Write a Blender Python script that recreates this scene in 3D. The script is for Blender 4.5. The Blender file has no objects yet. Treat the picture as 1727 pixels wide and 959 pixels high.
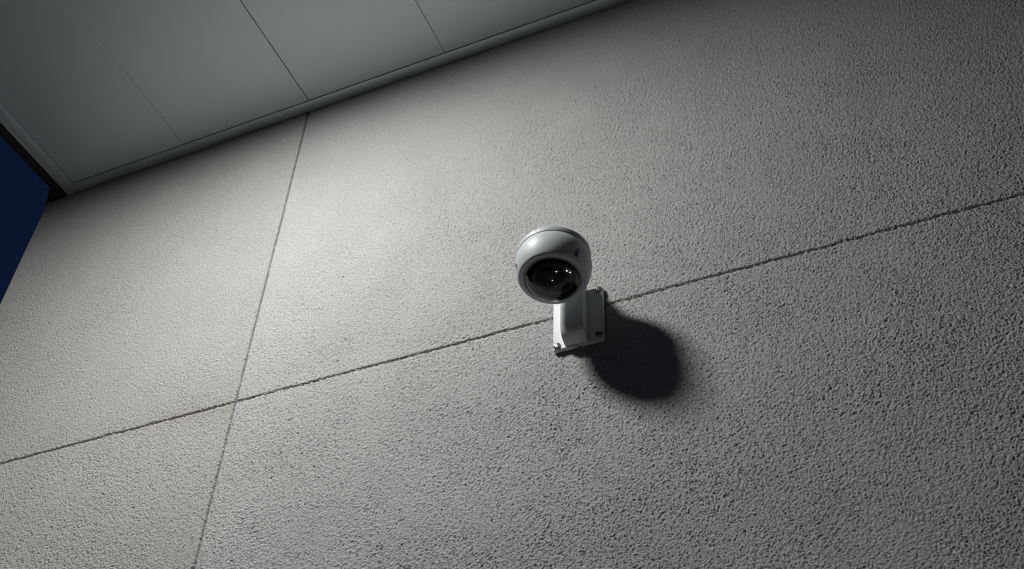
import bpy, bmesh, math, random
import numpy as np
from mathutils import Vector, Matrix

random.seed(4)
rng = np.random.default_rng(11)
scene = bpy.context.scene
col = scene.collection

# ------------------------------------------------------------------ camera
EYE = 1.55                      # camera height above the pavement
DIST = 1.25                     # camera distance from the wall plane (y = 0)
cam_data = bpy.data.cameras.new("camera")
cam = bpy.data.objects.new("camera", cam_data)
col.objects.link(cam)
yaw, pitch, roll = (math.radians(v) for v in (25.1536, 43.8491, 2.5707))
fwd = Vector((-math.sin(yaw) * math.cos(pitch), math.cos(yaw) * math.cos(pitch), math.sin(pitch)))
rgt = Vector((math.cos(yaw), math.sin(yaw), 0))
upv = rgt.cross(fwd)
r2 = math.cos(roll) * rgt + math.sin(roll) * upv
u2 = -math.sin(roll) * rgt + math.cos(roll) * upv
cam.matrix_world = Matrix(((r2.x, u2.x, -fwd.x, 0), (r2.y, u2.y, -fwd.y, -DIST),
                           (r2.z, u2.z, -fwd.z, EYE), (0, 0, 0, 1)))
cam_data.sensor_width = 36
cam_data.lens = 1939.2 / 1727 * 36
cam_data.clip_start = 0.02
cam_data.clip_end = 5000
scene.camera = cam

# ------------------------------------------------------------------ night sky
world = bpy.data.worlds.new("World")
scene.world = world
world.use_nodes = True
wn = world.node_tree
sky = wn.nodes.new("ShaderNodeTexSky")
sky.sky_type = 'NISHITA'
sky.sun_disc = False
sky.sun_elevation = math.radians(-1.9)
sky.sun_rotation = math.radians(330)
sky.ozone_density = 3.4
bg = wn.nodes["Background"]
wn.links.new(sky.outputs[0], bg.inputs[0])
bg.inputs[1].default_value = 0.15

scene.view_settings.view_transform = 'Standard'
scene.view_settings.look = 'None'
scene.view_settings.exposure = 0.0
scene.view_settings.gamma = 1.0
scene.cycles.use_denoising = True
scene.cycles.denoising_input_passes = 'RGB_ALBEDO_NORMAL'
scene.cycles.denoising_prefilter = 'NONE'
scene.cycles.denoising_quality = 'HIGH'
scene.cycles.max_bounces = 8
scene.cycles.pixel_filter_type = 'BLACKMAN_HARRIS'
scene.cycles.filter_width = 1.05
scene.cycles.sample_clamp_indirect = 0.8
LAMP_STRENGTH = 216.0

# ------------------------------------------------------------------ helpers
def mat(name, color, rough=0.5, metal=0.0, spec=0.5):
    m = bpy.data.materials.new(name)
    m.use_nodes = True
    b = m.node_tree.nodes["Principled BSDF"]
    b.inputs["Base Color"].default_value = (*color, 1)
    b.inputs["Roughness"].default_value = rough
    b.inputs["Metallic"].default_value = metal
    b.inputs["Specular IOR Level"].default_value = spec
    return m

def nodes(m):
    t = m.node_tree
    return t, t.nodes, t.links, t.nodes["Principled BSDF"]

def mottle(m, c1, c2, scale, detail=4, rough=None, bump=None, bump_scale=None):
    """Blend two colours by noise; optional roughness range and fine bump."""
    t, N, L, b = nodes(m)
    tc = N.new("ShaderNodeTexCoord")
    n = N.new("ShaderNodeTexNoise")
    n.inputs["Scale"].default_value = scale
    n.inputs["Detail"].default_value = detail
    L.new(tc.outputs["Object"], n.inputs["Vector"])
    r = N.new("ShaderNodeValToRGB")
    r.color_ramp.elements[0].position, r.color_ramp.elements[1].position = 0.32, 0.68
    r.color_ramp.elements[0].color, r.color_ramp.elements[1].color = (*c1, 1), (*c2, 1)
    L.new(n.outputs["Fac"], r.inputs["Fac"])
    L.new(r.outputs["Color"], b.inputs["Base Color"])
    if rough:
        mr = N.new("ShaderNodeMapRange")
        mr.inputs["To Min"].default_value, mr.inputs["To Max"].default_value = rough
        L.new(n.outputs["Fac"], mr.inputs["Value"])
        L.new(mr.outputs[0], b.inputs["Roughness"])
    if bump:
        n2 = N.new("ShaderNodeTexNoise")
        n2.inputs["Scale"].default_value = bump_scale
        n2.inputs["Detail"].default_value = 3
        L.new(tc.outputs["Object"], n2.inputs["Vector"])
        bp = N.new("ShaderNodeBump")
        bp.inputs["Strength"].default_value = bump
        bp.inputs["Distance"].default_value = 0.001
        L.new(n2.outputs["Fac"], bp.inputs["Height"])
        L.new(bp.outputs[0], b.inputs["Normal"])
    return r

def link(name, me, material=None, parent=None):
    o = bpy.data.objects.new(name, me)
    col.objects.link(o)
    if material:
        me.materials.append(material)
    if parent:
        o.parent = parent
    return o

def shade(me, angle=35):
    me.shade_smooth()
    me.set_sharp_from_angle(angle=math.radians(angle))

def from_bm(name, bm, material=None, parent=None, angle=35):
    bmesh.ops.recalc_face_normals(bm, faces=bm.faces)
    me = bpy.data.meshes.new(name)
    bm.to_mesh(me)
    bm.free()
    shade(me, angle)
    return link(name, me, material, parent)

def thing(name, label, cat, loc=(0, 0, 0), rot=(0, 0, 0)):
    o = bpy.data.objects.new(name, None)
    col.objects.link(o)
    o.location = loc
    o.rotation_euler = rot
    o["label"] = label
    o["category"] = cat
    o.empty_display_size = 0.05
    return o

def box_bm(x0, x1, y0, y1, z0, z1, bevel=0, seg=2):
    bm = bmesh.new()
    bmesh.ops.create_cube(bm, size=1)
    for v in bm.verts:
        v.co = Vector(((x0 + x1) / 2 + v.co.x * (x1 - x0), (y0 + y1) / 2 + v.co.y * (y1 - y0), (z0 + z1) / 2 + v.co.z * (z1 - z0)))
    if bevel:
        bmesh.ops.bevel(bm, geom=list(bm.edges), offset=bevel, segments=seg, affect='EDGES', profile=0.5)
    return bm

def prism_bm(poly, z0, z1, bevel=0):
    bm = bmesh.new()
    a = [bm.verts.new((x, y, z0)) for x, y in poly]
    f = bm.faces.new(a)
    g = bmesh.ops.extrude_face_region(bm, geom=[f])
    for v in g["geom"]:
        if isinstance(v, bmesh.types.BMVert):
            v.co.z = z1
    if bevel:
        bmesh.ops.bevel(bm, geom=list(bm.edges), offset=bevel, segments=2, affect='EDGES')
    return bm

def lathe_bm(profile, n=96, bm=None, closed=True):
    """Revolve (r, a) points; a is measured DOWN the axis (-z)."""
    bm = bm or bmesh.new()
    rings = []
    for r, a in profile:
        if r < 1e-6:
            rings.append([bm.verts.new((0, 0, -a))])
        else:
            rings.append([bm.verts.new((r * math.cos(2 * math.pi * k / n), r * math.sin(2 * math.pi * k / n), -a)) for k in range(n)])
    pairs = list(zip(rings, rings[1:]))
    if closed:
        pairs.append((rings[-1], rings[0]))
    for A, B in pairs:
        for k in range(n):
            j = (k + 1) % n
            if len(A) == 1 and len(B) == 1:
                continue
            if len(A) == 1:
                bm.faces.new((A[0], B[k], B[j]))
            elif len(B) == 1:
                bm.faces.new((A[k], B[0], A[j]))
            else:
                bm.faces.new((A[k], B[k], B[j], A[j]))
    return bm

def arc(cr, ca, R, t0, t1, n):
    """Points (r, a) on a circle centred (cr, ca); t in degrees, 0 = outward, 90 = down the axis."""
    return [(cr + R * math.cos(math.radians(t0 + (t1 - t0) * i / (n - 1))), ca + R * math.sin(math.radians(t0 + (t1 - t0) * i / (n - 1)))) for i in range(n)]

def carve(o, cutters, angle=35, op='DIFFERENCE'):
    """Cut bmesh shapes out of an object's mesh for good and throw the cutters away."""
    temps = []
    for bm in cutters:
        bmesh.ops.recalc_face_normals(bm, faces=bm.faces)
        me = bpy.data.meshes.new("cut")
        bm.to_mesh(me)
        bm.free()
        c = bpy.data.objects.new("cut", me)
        col.objects.link(c)
        c.matrix_world = Matrix.Identity(4)
        md = o.modifiers.new("cut", 'BOOLEAN')
        md.operation = op
        md.solver = 'EXACT'
        md.object = c
        temps.append(c)
    n_before = len(o.data.polygons)
    par, o.parent = o.parent, None
    dg = bpy.context.evaluated_depsgraph_get()
    dg.update()
    me = bpy.data.meshes.new_from_object(o.evaluated_get(dg))
    o.modifiers.clear()
    o.data = me
    shade(me, angle)
    o.parent = par
    print('carved', o.name, n_before, len(me.polygons))
    for c in temps:
        bpy.data.objects.remove(c)

# ------------------------------------------------------------------ materials
def stucco(name, c1, c2, stain=None):
    m = mat(name, c1, 0.9, spec=0.25)
    t, N, L, b = nodes(m)
    r = mottle(m, c1, c2, 7.0, 6)
    tc = N.new("ShaderNodeTexCoord")
    # fine grain of the render coat
    n = N.new("ShaderNodeTexNoise")
    n.inputs["Scale"].default_value = 330
    n.inputs["Detail"].default_value = 3
    L.new(tc.outputs["Object"], n.inputs["Vector"])
    bp = N.new("ShaderNodeBump")
    bp.inputs["Strength"].default_value = 0.9
    bp.inputs["Distance"].default_value = 0.0010
    L.new(n.outputs["Fac"], bp.inputs["Height"])
    L.new(bp.outputs[0], b.inputs["Normal"])
    # sand speckle: single darker and lighter grains
    v = N.new("ShaderNodeTexNoise")
    v.inputs["Scale"].default_value = 260
    v.inputs["Detail"].default_value = 2
    L.new(tc.outputs["Object"], v.inputs["Vector"])
    mr = N.new("ShaderNodeMapRange")
    mr.inputs["From Min"].default_value, mr.inputs["From Max"].default_value = 0.3, 0.7
    mr.inputs["To Min"].default_value, mr.inputs["To Max"].default_value = 0.82, 1.12
    L.new(v.outputs["Fac"], mr.inputs["Value"])
    mx = N.new("ShaderNodeMix")
    mx.data_type = 'RGBA'
    mx.blend_type = 'MULTIPLY'
    mx.inputs[0].default_value = 1
    L.new(r.outputs["Color"], mx.inputs[6])
    L.new(mr.outputs[0], mx.inputs[7])
    L.new(mx.outputs[2], b.inputs["Base Color"])
    if stain:
        # old brownish run-off stain along the horizontal joint
        sep = N.new("ShaderNodeSeparateXYZ")
        L.new(tc.outputs["Object"], sep.inputs[0])
        facs = []
        for ax, c, w in ((0, stain[0], stain[2]), (2, stain[1], stain[3])):
            d = N.new("ShaderNodeMath")
            d.operation = 'SUBTRACT'
            d.inputs[1].default_value = c
            L.new(sep.outputs[ax], d.inputs[0])
            a = N.new("ShaderNodeMath")
            a.operation = 'ABSOLUTE'
            L.new(d.outputs[0], a.inputs[0])
            g = N.new("ShaderNodeMapRange")
            g.interpolation_type = 'SMOOTHSTEP'
            g.inputs["From Max"].default_value = w
            g.inputs["To Min"].default_value, g.inputs["To Max"].default_value = 1, 0
            L.new(a.outputs[0], g.inputs["Value"])
            facs.append(g.outputs[0])
        n5 = N.new("ShaderNodeTexNoise")
        n5.inputs["Scale"].default_value = 30
        n5.inputs["Detail"].default_value = 5
        L.new(tc.outputs["Object"], n5.inputs["Vector"])
        p1 = N.new("ShaderNodeMath")
        p1.operation = 'MULTIPLY'
        L.new(facs[0], p1.inputs[0])
        L.new(facs[1], p1.inputs[1])
        p2 = N.new("ShaderNodeMath")
        p2.operation = 'MULTIPLY'
        L.new(p1.outputs[0], p2.inputs[0])
        L.new(n5.outputs["Fac"], p2.inputs[1])
        m3 = N.new("ShaderNodeMix")
        m3.data_type = 'RGBA'
        m3.blend_type = 'MULTIPLY'
        L.new(p2.outputs[0], m3.inputs[0])
        L.new(mx.outputs[2], m3.inputs[6])
        m3.inputs[7].default_value = (.88, .79, .74, 1)
        L.new(m3.outputs[2], b.inputs["Base Color"])
    return m

M_ST = [stucco("stucco_upper_right", (.43, .433, .426), (.468, .469, .462)),
        stucco("stucco_upper_left", (.40, .405, .39), (.43, .432, .418), (-1.22, 2.775, .22, .035)),
        stucco("stucco_lower_right", (.425, .428, .422), (.465, .467, .461)),
        stucco("stucco_lower_left", (.41, .414, .40), (.44, .443, .43), (-1.22, 2.775, .24, .05))]
M_MORTAR = mat("joint_mortar", (.15, .15, .13), 0.95, spec=0.2)
mottle(M_MORTAR, (.03, .03, .026), (.06, .058, .052), 60, 5, bump=0.8, bump_scale=350)
M_FILL = mat("joint_filler", (.2, .2, .18), 0.95, spec=0.2)
mottle(M_FILL, (.20, .20, .18), (.34, .335, .31), 45, 5, bump=1.0, bump_scale=260)
M_SOF = mat("soffit_metallic_paint", (.50, .53, .54), 0.4, metal=0.5, spec=0.4)
mottle(M_SOF, (.66, .72, .745), (.70, .755, .78), 5, 5, rough=(.44, .52), bump=0.06, bump_scale=260)
M_TRIM = mat("trim_paint", (.50, .53, .54), 0.42, spec=0.4)
mottle(M_TRIM, (.48, .51, .52), (.53, .555, .56), 12, 5, rough=(.36, .5))
M_GAP = mat("gap_dark", (.03, .03, .03), 0.9, spec=0.2)
M_FASCIA = mat("fascia_dark", (.015, .016, .018), 0.6, spec=0.3)
mottle(M_FASCIA, (.02, .022, .024), (.035, .037, .04), 20, 4)
M_ROOF = mat("roof_sheet", (.12, .12, .12), 0.7)
mottle(M_ROOF, (.10, .10, .10), (.15, .15, .15), 6)
M_SHELL = mat("camera_paint", (.45, .49, .50), 0.42, spec=0.4)
mottle(M_SHELL, (.46, .50, .51), (.49, .525, .535), 30, 4, rough=(.44, .52), bump=0.05, bump_scale=900)
M_BRKT = mat("bracket_powder_coat", (.70, .73, .73), 0.5, spec=0.3)
mottle(M_BRKT, (.72, .75, .75), (.76, .78, .78), 40, 4, rough=(.50, .60), bump=0.12, bump_scale=900)
M_RUB = mat("black_plastic", (.008, .008, .009), 0.35)
M_RIM = mat("gasket_rim", (.34, .36, .37), 0.25)
M_STEEL = mat("zinc_screw", (.55, .56, .56), 0.28, metal=1.0)
mottle(M_STEEL, (.18, .185, .185), (.34, .34, .33), 300, 3, rough=(.25, .45))
M_LENS = mat("lens_glass", (.004, .004, .006), 0.04, spec=0.8)
M_LED = mat("infrared_led", (.02, .02, .025), 0.08, spec=0.8)
M_CUP = mat("led_cup", (.6, .6, .6), 0.18, metal=1.0)
M_PAVE = mat("pavement_concrete", (.2, .2, .19), 0.9)
mottle(M_PAVE, (.34, .34, .335), (.42, .42, .415), 1.5, 8, bump=0.5, bump_scale=90)

# smoked dome: a thin tinted see-through shell with a clear-coat reflection
M_DOME = bpy.data.materials.new("smoked_dome")
M_DOME.use_nodes = True
t, N, L = M_DOME.node_tree, M_DOME.node_tree.nodes, M_DOME.node_tree.links
N.remove(N["Principled BSDF"])
tr = N.new("ShaderNodeBsdfTransparent")
tr.inputs[0].default_value = (.52, .53, .54, 1)
gl = N.new("ShaderNodeBsdfGlossy")
gl.inputs["Roughness"].default_value = 0.03
fr = N.new("ShaderNodeFresnel")
fr.inputs[0].default_value = 1.5
mxs = N.new("ShaderNodeMixShader")
L.new(fr.outputs[0], mxs.inputs[0])
L.new(tr.outputs[0], mxs.inputs[1])
L.new(gl.outputs[0], mxs.inputs[2])
L.new(mxs.outputs[0], N["Material Output"].inputs[0])

M_GLOW = bpy.data.materials.new("lamp_diffuser")
M_GLOW.use_nodes = True
b = M_GLOW.node_tree.nodes["Principled BSDF"]
b.inputs["Base Color"].default_value = (.8, .8, .78, 1)
b.inputs["Emission Color"].default_value = (1.0, .99, .965, 1)
b.inputs["Emission Strength"].default_value = LAMP_STRENGTH

# ------------------------------------------------------------------ key measures (metres)
ZS = EYE + 1.637 * DIST         # soffit underside
ZJ = EYE + 0.981 * DIST         # horizontal wall joint
XJ = -0.888 * DIST              # vertical wall joint
XC = -1.477 * DIST              # left corner of the wall
XE = -1.420 * DIST              # left edge of the soffit
ZLOW = ZJ - 0.82
XR = 3.2

# ------------------------------------------------------------------ pavement
me = bpy.data.meshes.new("pavement")
me.from_pydata([(-400, -400, 0), (400, -400, 0), (400, 400, 0), (-400, 400, 0)], [], [(0, 1, 2, 3)])
pv = link("pavement", me, M_PAVE)
pv["kind"] = "structure"

# ------------------------------------------------------------------ stucco relief (metres of height, sampled from one raster)
RX0, RZ0, RS = XC - .02, EYE + .52, 0.001
NX, NZ = 2592, 1600
fx = np.fft.fftfreq(NX, RS)[None, :]
fz = np.fft.fftfreq(NZ, RS)[:, None]
FR = np.hypot(fx, fz)
def band(lam, width):
    f = np.fft.fft2(rng.standard_normal((NZ, NX)))
    g = np.exp(-(np.log(np.maximum(FR, 1e-6) * lam) / width) ** 2)
    n = np.real(np.fft.ifft2(f * g))
    return n / n.std()
def low(lam):
    f = np.fft.fft2(rng.standard_normal((NZ, NX)))
    n = np.real(np.fft.ifft2(f * np.exp(-(FR * lam) ** 2)))
    return n / n.std()
n1, n2, n3 = band(.0039, .50), band(.0031, .26), band(.009, .6)
lo, lo2 = low(.12), low(.5)
pit = np.maximum(0, -(n1 + .35 * n2) - .8)
H = .00102 * np.tanh(n1) + .00056 * n2 + .00026 * n3 - .0009 * np.minimum(pit, 1.3)
sp = np.maximum(0, band(.0062, .4) - 2.35)
zz = (RZ0 + RS * np.arange(NZ))[:, None]
A = np.clip(1 + .07 * lo + .07 * lo2, .7, 1.3)
A = A * (0.30 + 0.70 * np.clip((ZS - .03 - zz + .04 * lo) / .24, 0, 1))
H = H * A + .0003 * low(.25) - .0022 * np.minimum(sp, .6)
EDGE = band(.012, .6)
JW = low(.05)
def samp(F, x, z):
    u = np.clip((x - RX0) / RS, 0, NX - 1.001)
    w = np.clip((z - RZ0) / RS, 0, NZ - 1.001)
    i, j = u.astype(int), w.astype(int)
    a, c = u - i, w - j
    return (F[j, i] * (1 - a) + F[j, i + 1] * a) * (1 - c) + (F[j + 1, i] * (1 - a) + F[j + 1, i + 1] * a) * c

def ticks(a, b, fa, fb, s):
    """Grid lines from a to b: step s inside [fa, fb], opening out beyond it, and tight at both ends."""
    fa, fb = max(a, fa), min(b, fb)
    n = max(2, int(round((fb - fa) / s)))
    T = list(np.linspace(fa, fb, n + 1))
    st, p = s, fb
    while p < b - 1e-6:
        st = min(st * 1.25, .25)
        p = b if p + 1.3 * st > b else p + st
        T.append(p)
    st, p = s, fa
    while p > a + 1e-6:
        st = min(st * 1.25, .25)
        p = a if p - 1.3 * st < a else p - st
        T.insert(0, p)
    return np.array(T)

wall = thing("stucco_wall", "grey textured stucco wall with dark panel joints below the soffit", "wall")
FINE = 0.00142
VZ0 = EYE + .61
def panel(x0, x1, z0, z1, material, soft, VX0, VX1):
    """One rendered wall field with rounded, slightly ragged edges."""
    xs, zs = ticks(x0, x1, VX0, VX1, FINE), ticks(z0, z1, VZ0, z1, FINE)
    X, Z = np.meshgrid(xs, zs)
    inside = np.clip((VX1 + .05 - X) / .1, 0, 1) * np.clip((X - VX0 + .05) / .1, 0, 1) * np.clip((Z - VZ0 + .05) / .1, 0, 1)
    Y = -samp(H, X, Z) * inside
    e = samp(EDGE, X, Z) * inside
    dl, dr, db, dt = X - x0, x1 - X, Z - z0, z1 - Z
    d = np.minimum(np.minimum(dl, dr), np.minimum(db, dt))
    ex, ez = e * .35, e
    dj = np.minimum(np.minimum(dl, dr) + ex * .0006, np.minimum(db + (samp(JW, X, Z) * .0007), dt - samp(JW, X, Z) * .0006) + ez * .0004)
    rnd = np.clip(1 - dj / soft, 0, 1)
    Y = Y + .0028 * rnd ** 2
    wob = .0004 * np.clip(1 - d / .006, 0, 1)
    X2 = X + np.where(np.minimum(dl, dr) < .006, ex * wob, 0)
    Z2 = Z + np.where(np.minimum(db, dt) < .006, e * wob, 0)
    ny, nx = X.shape
    front = np.stack([X2, Y, Z2], -1).reshape(-1, 3)
    idx = np.arange(nx * ny).reshape(ny, nx)
    q = np.stack([idx[:-1, :-1], idx[:-1, 1:], idx[1:, 1:], idx[1:, :-1]], -1).reshape(-1, 4)
    loop = np.concatenate([idx[0, :-1], idx[:-1, -1], idx[-1, :0:-1], idx[:0:-1, 0]])
    back = front[loop].copy()
    back[:, 1] = .03
    bi = nx * ny + np.arange(len(loop))
    sk = np.stack([loop, bi, np.roll(bi, -1), np.roll(loop, -1)], -1)
    V = np.concatenate([front, back])
    F = np.concatenate([q, sk])
    me = bpy.data.meshes.new("stucco_panel")
    me.vertices.add(len(V))
    me.vertices.foreach_set("co", V.ravel().astype(np.float32))
    me.loops.add(F.size)
    me.loops.foreach_set("vertex_index", F.ravel().astype(np.int32))
    me.polygons.add(len(F))
    me.polygons.foreach_set("loop_start", np.arange(0, F.size, 4, dtype=np.int32))
    me.polygons.foreach_set("use_smooth", np.ones(len(F), dtype=bool))
    me.update(calc_edges=True)
    return link("stucco_panel", me, material, wall)

G = .0020                        # half a joint
panel(XJ + G, XR, ZJ + .0014, ZS + .03, M_ST[0], .0026, XC, .36)
panel(XC, XJ - G, ZJ + .0013, ZS + .03, M_ST[1], .0022, XC, .36)
panel(XJ + G, XR, ZLOW + G, ZJ - .0014, M_ST[2], .0026, XC, .28)
panel(XC, XJ - G, ZLOW + G, ZJ - .0013, M_ST[3], .0022, -1.66, .36)
# core of the wall: seen only as the joint bottoms and as the plain lower wall
from_bm("wall_core", box_bm(XC + .004, XR, .0140, .24, ZLOW - .004, ZS + .04), M_MORTAR, wall)
fx_, fz_ = np.linspace(XJ + G + .001, .5, 1200), np.linspace(ZJ - .0046, ZJ + .0046, 9)
X, Z = np.meshgrid(fx_, fz_)
Y = .0022 - .0009 * samp(EDGE, X, Z) - .0007 * samp(n2, X, Z)
idx = np.arange(X.size).reshape(X.shape)
me = bpy.data.meshes.new("joint_filler")
me.from_pydata(np.stack([X, Y, Z], -1).reshape(-1, 3).tolist(), [], np.stack([idx[:-1, :-1], idx[:-1, 1:], idx[1:, 1:], idx[1:, :-1]], -1).reshape(-1, 4).tolist())
me.shade_smooth()
link("joint_filler", me, M_FILL, wall)
from_bm("wall_base", box_bm(XC, XR, 0, .24, 0, ZLOW - .004), M_ST[2], wall)
from_bm("side_wall", box_bm(XC, XC + .24, .2405, 3.5, 0, ZS + .03), M_ST[1], wall)

# ------------------------------------------------------------------ roof overhang
roof = thing("roof_overhang", "pale grey soffit of flush panels with dark fascia above the stucco wall", "soffit")
YO = -1.45                       # outer edge of the overhang
YT = -.0270                      # line where the wall trim starts
xs = [-1.395 * DIST] + [(-1.142 + .2685 * i) * DIST for i in range(0, 16)]
xs = [x for x in xs if x < XR - .2] + [XR]
gap = .0009
for i, (a, b_) in enumerate(zip(xs, xs[1:])):
    g0, g1 = (gap if i == 2 else .0005), (gap if i == 1 else .0005)
    tilt = random.uniform(-.0006, .0006)
    bm = box_bm(a + g0, b_ - g1, YO + .03, YT - .0010, ZS, ZS + .012, .0006, 1)
    for v in bm.verts:
        v.co.z += tilt * (v.co.x - a) / (b_ - a)
    from_bm("soffit_panel", bm, M_SOF, roof)
# thin shadow gaps show the dark deck above
from_bm("deck", box_bm(XE + .004, XR, YO + .02, .0, ZS + .0125, ZS + .03), M_GAP, roof)
# strip along the wall, a touch lower than the panels with a folded lip
from_bm("wall_trim", box_bm(XE, XR, YT + .0006, -.0012, ZS - .0012, ZS + .010, .0005, 2), M_SOF, roof)
# strip along the left edge with raised bead
from_bm("edge_trim", box_bm(XE, -1.395 * DIST - .0012, YO + .03, YT - .0004, ZS - .0018, ZS + .010, .0008, 2), M_SOF, roof)
from_bm("edge_bead", box_bm(XE - .0032, XE - .0008, YO + .03, -.001, ZS - .004, ZS + .012, .0008, 2), M_TRIM, roof)
xf = -1.446 * DIST
from_bm("fascia", prism_bm([(XE - .0034, YO), (xf, YO), (xf, -.036), (XC - .003, .0), (XC - .003, 3.6), (XE - .0034, 3.6)], ZS - .001, ZS + .2), M_FASCIA, roof)
from_bm("front_fascia", box_bm(XE - .0033, XR + .1, YO - .02, YO + .019, ZS - .02, ZS + .2), M_FASCIA, roof)
from_bm("roof_deck", box_bm(XE - .003, XR + .1, YO + .0195, 3.6, ZS + .0305, ZS + .19), M_ROOF, roof)

# ------------------------------------------------------------------ the lamp that lights the wall (just above the picture)
LX, LY = -1.03, -.76
LR = .115
lamp = thing("ceiling_lamp", "round white lit ceiling lamp fixed under the grey soffit", "lamp", (LX, LY, ZS - .0005))
from_bm("lamp_rim", lathe_bm([(LR + .001, 0), (LR + .016, 0), (LR + .018, .003), (LR + .017, .004), (LR + .013, .0102), (LR + .004, .0102), (LR + .001, .005)], 64), mat("lamp_rim_paint", (.5, .5, .5), .5), lamp)
from_bm("lamp_diffuser", lathe_bm([(LR, .001)] + [(LR * math.cos(t), .002 + .0098 * math.sin(t)) for t in np.linspace(0, math.pi / 2, 8)[:-1]] + [(0, .0118)], 64, closed=False), M_GLOW, lamp)

# ------------------------------------------------------------------ security camera on its wall bracket
SX, SZ = -.4675, EYE + 1.206     # centre of the wall plate
secam = thing("security_camera", "white dome security camera with dark window on a bracket screwed to the stucco wall", "security camera", (SX, 0, SZ))
PW, PH = .0835, .112
Y0 = -.0002
bracket = from_bm("mounting_bracket", box_bm(-PW / 2, PW / 2, -.008, Y0, -PH / 2, PH / 2 - .002, .0020, 4), M_BRKT, secam)
# arm: a side profile (y, z) swept across its width, fillet at the foot, elbow at the top
prof = [(-.0075, -.0535)]
prof += [(-.0100, -.0528), (-.0160, -.0505), (-.0210, -.0480), (-.0248, -.0450), (-.0274, -.041), (-.0290, -.035), (-.0297, -.027), (-.030, -.008), (-.030, .030)]
prof += [(-.0305, .054), (-.033, .061), (-.038, .0645), (-.046, .0655), (-.104, .0625), (-.104, .0705), (-.034, .0735), (-.018, .070), (-.0075, .062)]
AX0, AX1 = -.0215, .0160
ab = bmesh.new()
fv = [ab.verts.new((AX0, y, z)) for y, z in prof]
f = ab.faces.new(fv)
g = bmesh.ops.extrude_face_region(ab, geom=[f])
for v in g["geom"]:
    if isinstance(v, bmesh.types.BMVert):
        v.co.x = AX1
bmesh.ops.recalc_face_normals(ab, faces=ab.faces)
side = [e for e in ab.edges if abs(e.verts[0].co.x - e.verts[1].co.x) < 1e-6]
bmesh.ops.bevel(ab, geom=side, offset=.0050, segments=5, affect='EDGES', profile=.5, clamp_overlap=True)
carve(bracket, [ab], 40, 'UNION')
nb = bmesh.new()
bmesh.ops.create_cone(nb, cap_ends=True, segments=20, radius1=.0034, radius2=.0034, depth=.02, matrix=Matrix.Translation((0, -.008, -PH / 2 - .0002)) @ Matrix.Rotation(math.pi / 2, 4, 'X'))
carve(bracket, [nb], 40)

def screw(px, pz, ang, parent, r=.0062):
    bm = bmesh.new()
    bmesh.ops.create_cone(bm, cap_ends=True, segments=28, radius1=r, radius2=r * .96, depth=.0016, matrix=Matrix.Translation((0, 0, .0008)))
    top = max(bm.faces, key=lambda f: f.calc_center_median().z)
    for k, (s, h) in enumerate(((.86, .0009), (.6, .0007), (.3, .0003))):
        e = bmesh.ops.inset_region(bm, faces=[top], thickness=r * (.1 if k == 0 else .26))
        for v in top.verts:
            v.co.z += h
    o = from_bm("bracket_screw", bm, M_STEEL, None, 30)
    cuts = []
    for w, l in ((.0013, .0074), (.0074, .0013)):
        cuts.append(box_bm(-w / 2, w / 2, -l / 2, l / 2, .0012, .006))
    carve(o, cuts, 30)
    o.parent = parent
    o.matrix_local = Matrix.Translation((px, -.0079, pz)) @ Matrix.Rotation(math.pi / 2, 4, 'X') @ Matrix.Rotation(math.radians(ang), 4, 'Z')
    return o
for sx, sz, an in ((-.0345, -.0485, 25), (.0345, -.0450, 70), (.0350, .0475, 10), (-.0350, .0475, 50)):
    screw(sx, sz, an, bracket)

# body: built round a vertical axis, then leaned slightly away from the wall
lean = math.radians(-5)
head = Matrix.Translation((-.0025, -.1025, EYE + 1.2490 - SZ)) @ Matrix.Rotation(lean, 4, 'X')

RB = .0585
cR, cA = .0, .020
shell_prof = [(.0545, .0010)] + [(.0557, .0011)]
shell_prof += arc(0, .020, RB, -18.5, 26, 18)
shell_prof += [(.0519, .0470), (.0507, .0482), (.0490, .0490), (.0465, .0494), (.0445, .0492), (.0436, .0484), (.0432, .046), (.0432, .040), (.05, .025), (.05, .0010)]
shell = from_bm("housing", lathe_bm(shell_prof, 128), M_SHELL, None, 32)
def capsule_cut(az, a, rr, ww, ll, depth):
    """Slot cutter on the shell at azimuth az (0 = +x, -90 = towards the viewer), a down the axis."""
    bm = bmesh.new()
    n = 24
    pts = []
    for k in range(n):
        t = 2 * math.pi * k / n
        y = (ll / 2 - ww / 2) * (1 if math.sin(t) >= 0 else -1) + ww / 2 * math.sin(t)
        pts.append((ww / 2 * math.cos(t), y))
    lo_ = [bm.verts.new((x, y, -depth)) for x, y in pts]
    hi_ = [bm.verts.new((x, y, .02)) for x, y in pts]
    bm.faces.new(lo_)
    bm.faces.new(hi_[::-1])
    for k in range(n):
        j = (k + 1) % n
        bm.faces.new((lo_[k], lo_[j], hi_[j], hi_[k]))
    azr = math.radians(az)
    nrm = Vector((math.cos(azr) * rr, math.sin(azr) * rr, -(a - .020))).normalized()
    pos = Vector((0, 0, -.020)) + nrm * RB
    side_ = Vector((-math.sin(azr), math.cos(azr), 0))
    long_ = nrm.cross(side_)
    mx = Matrix((( side_.x, long_.x, nrm.x, pos.x), (side_.y, long_.y, nrm.y, pos.y), (side_.z, long_.z, nrm.z, pos.z), (0, 0, 0, 1)))
    bm.transform(mx)
    return bm, mx
SLOTS = (-29, -147, 91)
cuts, frames = [], []
for az in SLOTS:
    cb, mx = capsule_cut(az, .0365, RB, .0070, .0165, .0056)
    cuts.append(cb)
    frames.append(mx)
carve(shell, cuts, 32)
shell.parent = secam
shell.matrix_local = head
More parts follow.
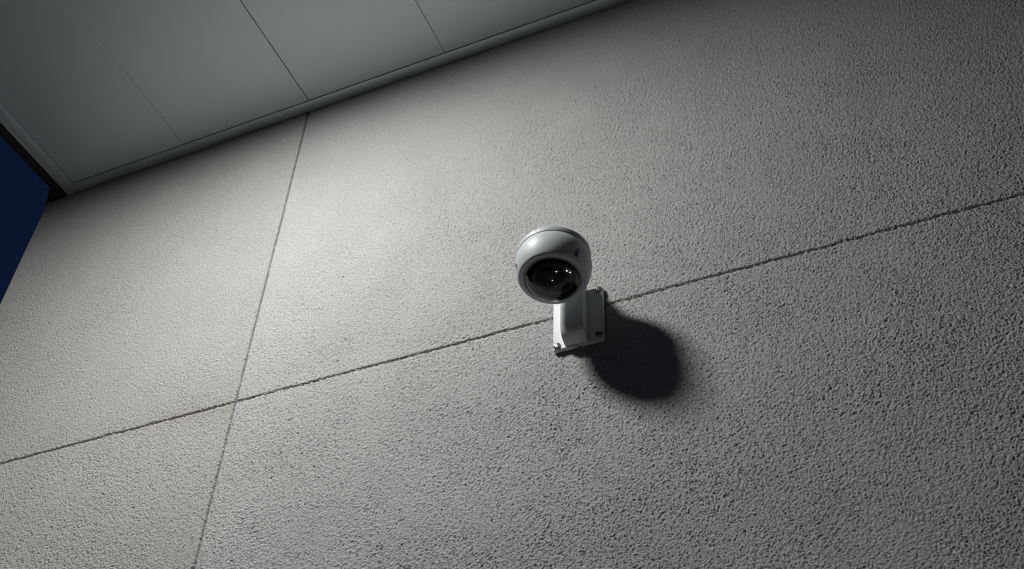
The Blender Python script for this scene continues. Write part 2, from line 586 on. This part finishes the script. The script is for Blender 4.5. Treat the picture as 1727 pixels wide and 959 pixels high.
for mx in frames:
    bm = bmesh.new()
    bmesh.ops.create_cone(bm, cap_ends=True, segments=20, radius1=.0028, radius2=.0027, depth=.002, matrix=Matrix.Translation((0, -.0028, -.0046)))
    s_ = from_bm("housing_screw", bm, M_STEEL, shell, 30)
    s_.matrix_local = mx

ring_prof = [(.030, -.0112), (.0535, -.0112), (.0555, -.0104), (.0565, -.0085), (.0568, -.005), (.0562, .0), (.0555, .0004), (.052, .0005), (.03, .0005)]
ring = from_bm("base_ring", lathe_bm(ring_prof, 128), M_SHELL, None, 32)
gr = box_bm(-.0005, .0005, -.062, -.0555, -.02, .02)
gr.transform(Matrix.Rotation(math.radians(-7), 4, 'Z'))
carve(ring, [gr], 32)
ring.parent = secam
ring.matrix_local = head
cap = from_bm("base_plate", lathe_bm([(0, -.013), (.032, -.013), (.034, -.0112), (.034, .02), (0, .02)], 64), M_SHELL, secam)
cap.matrix_local = head

rim = from_bm("dome_gasket", lathe_bm([(.0402, .042), (.0431, .042), (.0431, .0478), (.0424, .0488), (.0410, .0488), (.0402, .0478)], 96), M_RIM, secam)
rim.matrix_local = head
dome = from_bm("dome_cover", lathe_bm([(.0400, .044), (.0400, .0525)] + arc(.0360, .0525, .0040, 6, 42, 6) + arc(0, .0307, .0462, 32.8, 90, 20)[:-1] + [(0, .0769)], 96, closed=False), M_DOME, secam)
dome.matrix_local = head

# inside: black liner, a camera ball turned outwards with lens and infrared leds
liner = from_bm("dome_liner", lathe_bm([(.0402, .0475), (.039, .043), (.036, .040), (.0335, .040), (.0335, .010), (0, .010)], 64, closed=False), M_RUB, secam)
liner.matrix_local = head
ball_m = head @ Matrix.Translation((0, 0, -.036)) @ Matrix.Rotation(math.radians(-38), 4, 'X')
ball = from_bm("lens_module", lathe_bm([(0, -.028)] + arc(0, 0, .0290, -70, 48, 20) + [(.0185, .0224), (.0178, .0205), (.0125, .0205), (.0120, .0220), (.0108, .0224), (.0102, .0205), (.0098, .0190)], 64, closed=False), M_RUB, secam)
ball.matrix_local = ball_m
iris = from_bm("shroud_ring", lathe_bm([(.0262, .050), (.0300, .0475), (.0335, .0470), (.0335, .0450), (.0262, .0450)], 64), mat("shroud_grey", (.16, .165, .17), .3), secam)
iris.matrix_local = head
lens = from_bm("lens", lathe_bm([(.0100, .0185)] + [(.0100 * math.cos(t), .0185 + .0042 * math.sin(t)) for t in np.linspace(0, math.pi / 2, 8)[1:-1]] + [(0, .0227)], 40, closed=False), M_LENS, ball)
lb = bmesh.new()
bmesh.ops.create_uvsphere(lb, u_segments=16, v_segments=10, radius=.0022)
led_me = bpy.data.meshes.new("infrared_led")
lb.to_mesh(led_me)
lb.free()
led_me.shade_smooth()
led_me.materials.append(M_LED)
for k in range(8):
    an = 2 * math.pi * (k + .5) / 8
    o = bpy.data.objects.new("infrared_led", led_me)
    col.objects.link(o)
    o.parent = ball
    o.location = (.0152 * math.cos(an), .0152 * math.sin(an), -.0206)

# small glowing dots added behind the smoked cover, imitating glints of reflected lamps
M_GLINT = mat("glint_glow", (.8, .8, .8), .3)
lit = M_GLINT.node_tree.nodes["Principled BSDF"]
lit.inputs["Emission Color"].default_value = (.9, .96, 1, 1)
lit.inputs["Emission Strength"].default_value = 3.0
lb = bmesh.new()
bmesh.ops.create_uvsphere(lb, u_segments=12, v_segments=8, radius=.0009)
glint_me = bpy.data.meshes.new("dome_glint")
lb.to_mesh(glint_me)
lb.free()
glint_me.shade_smooth()
glint_me.materials.append(M_GLINT)
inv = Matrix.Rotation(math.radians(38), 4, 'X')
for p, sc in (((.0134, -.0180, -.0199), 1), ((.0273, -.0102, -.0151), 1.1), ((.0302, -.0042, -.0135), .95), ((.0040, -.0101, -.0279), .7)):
    o = bpy.data.objects.new("dome_glint", glint_me)
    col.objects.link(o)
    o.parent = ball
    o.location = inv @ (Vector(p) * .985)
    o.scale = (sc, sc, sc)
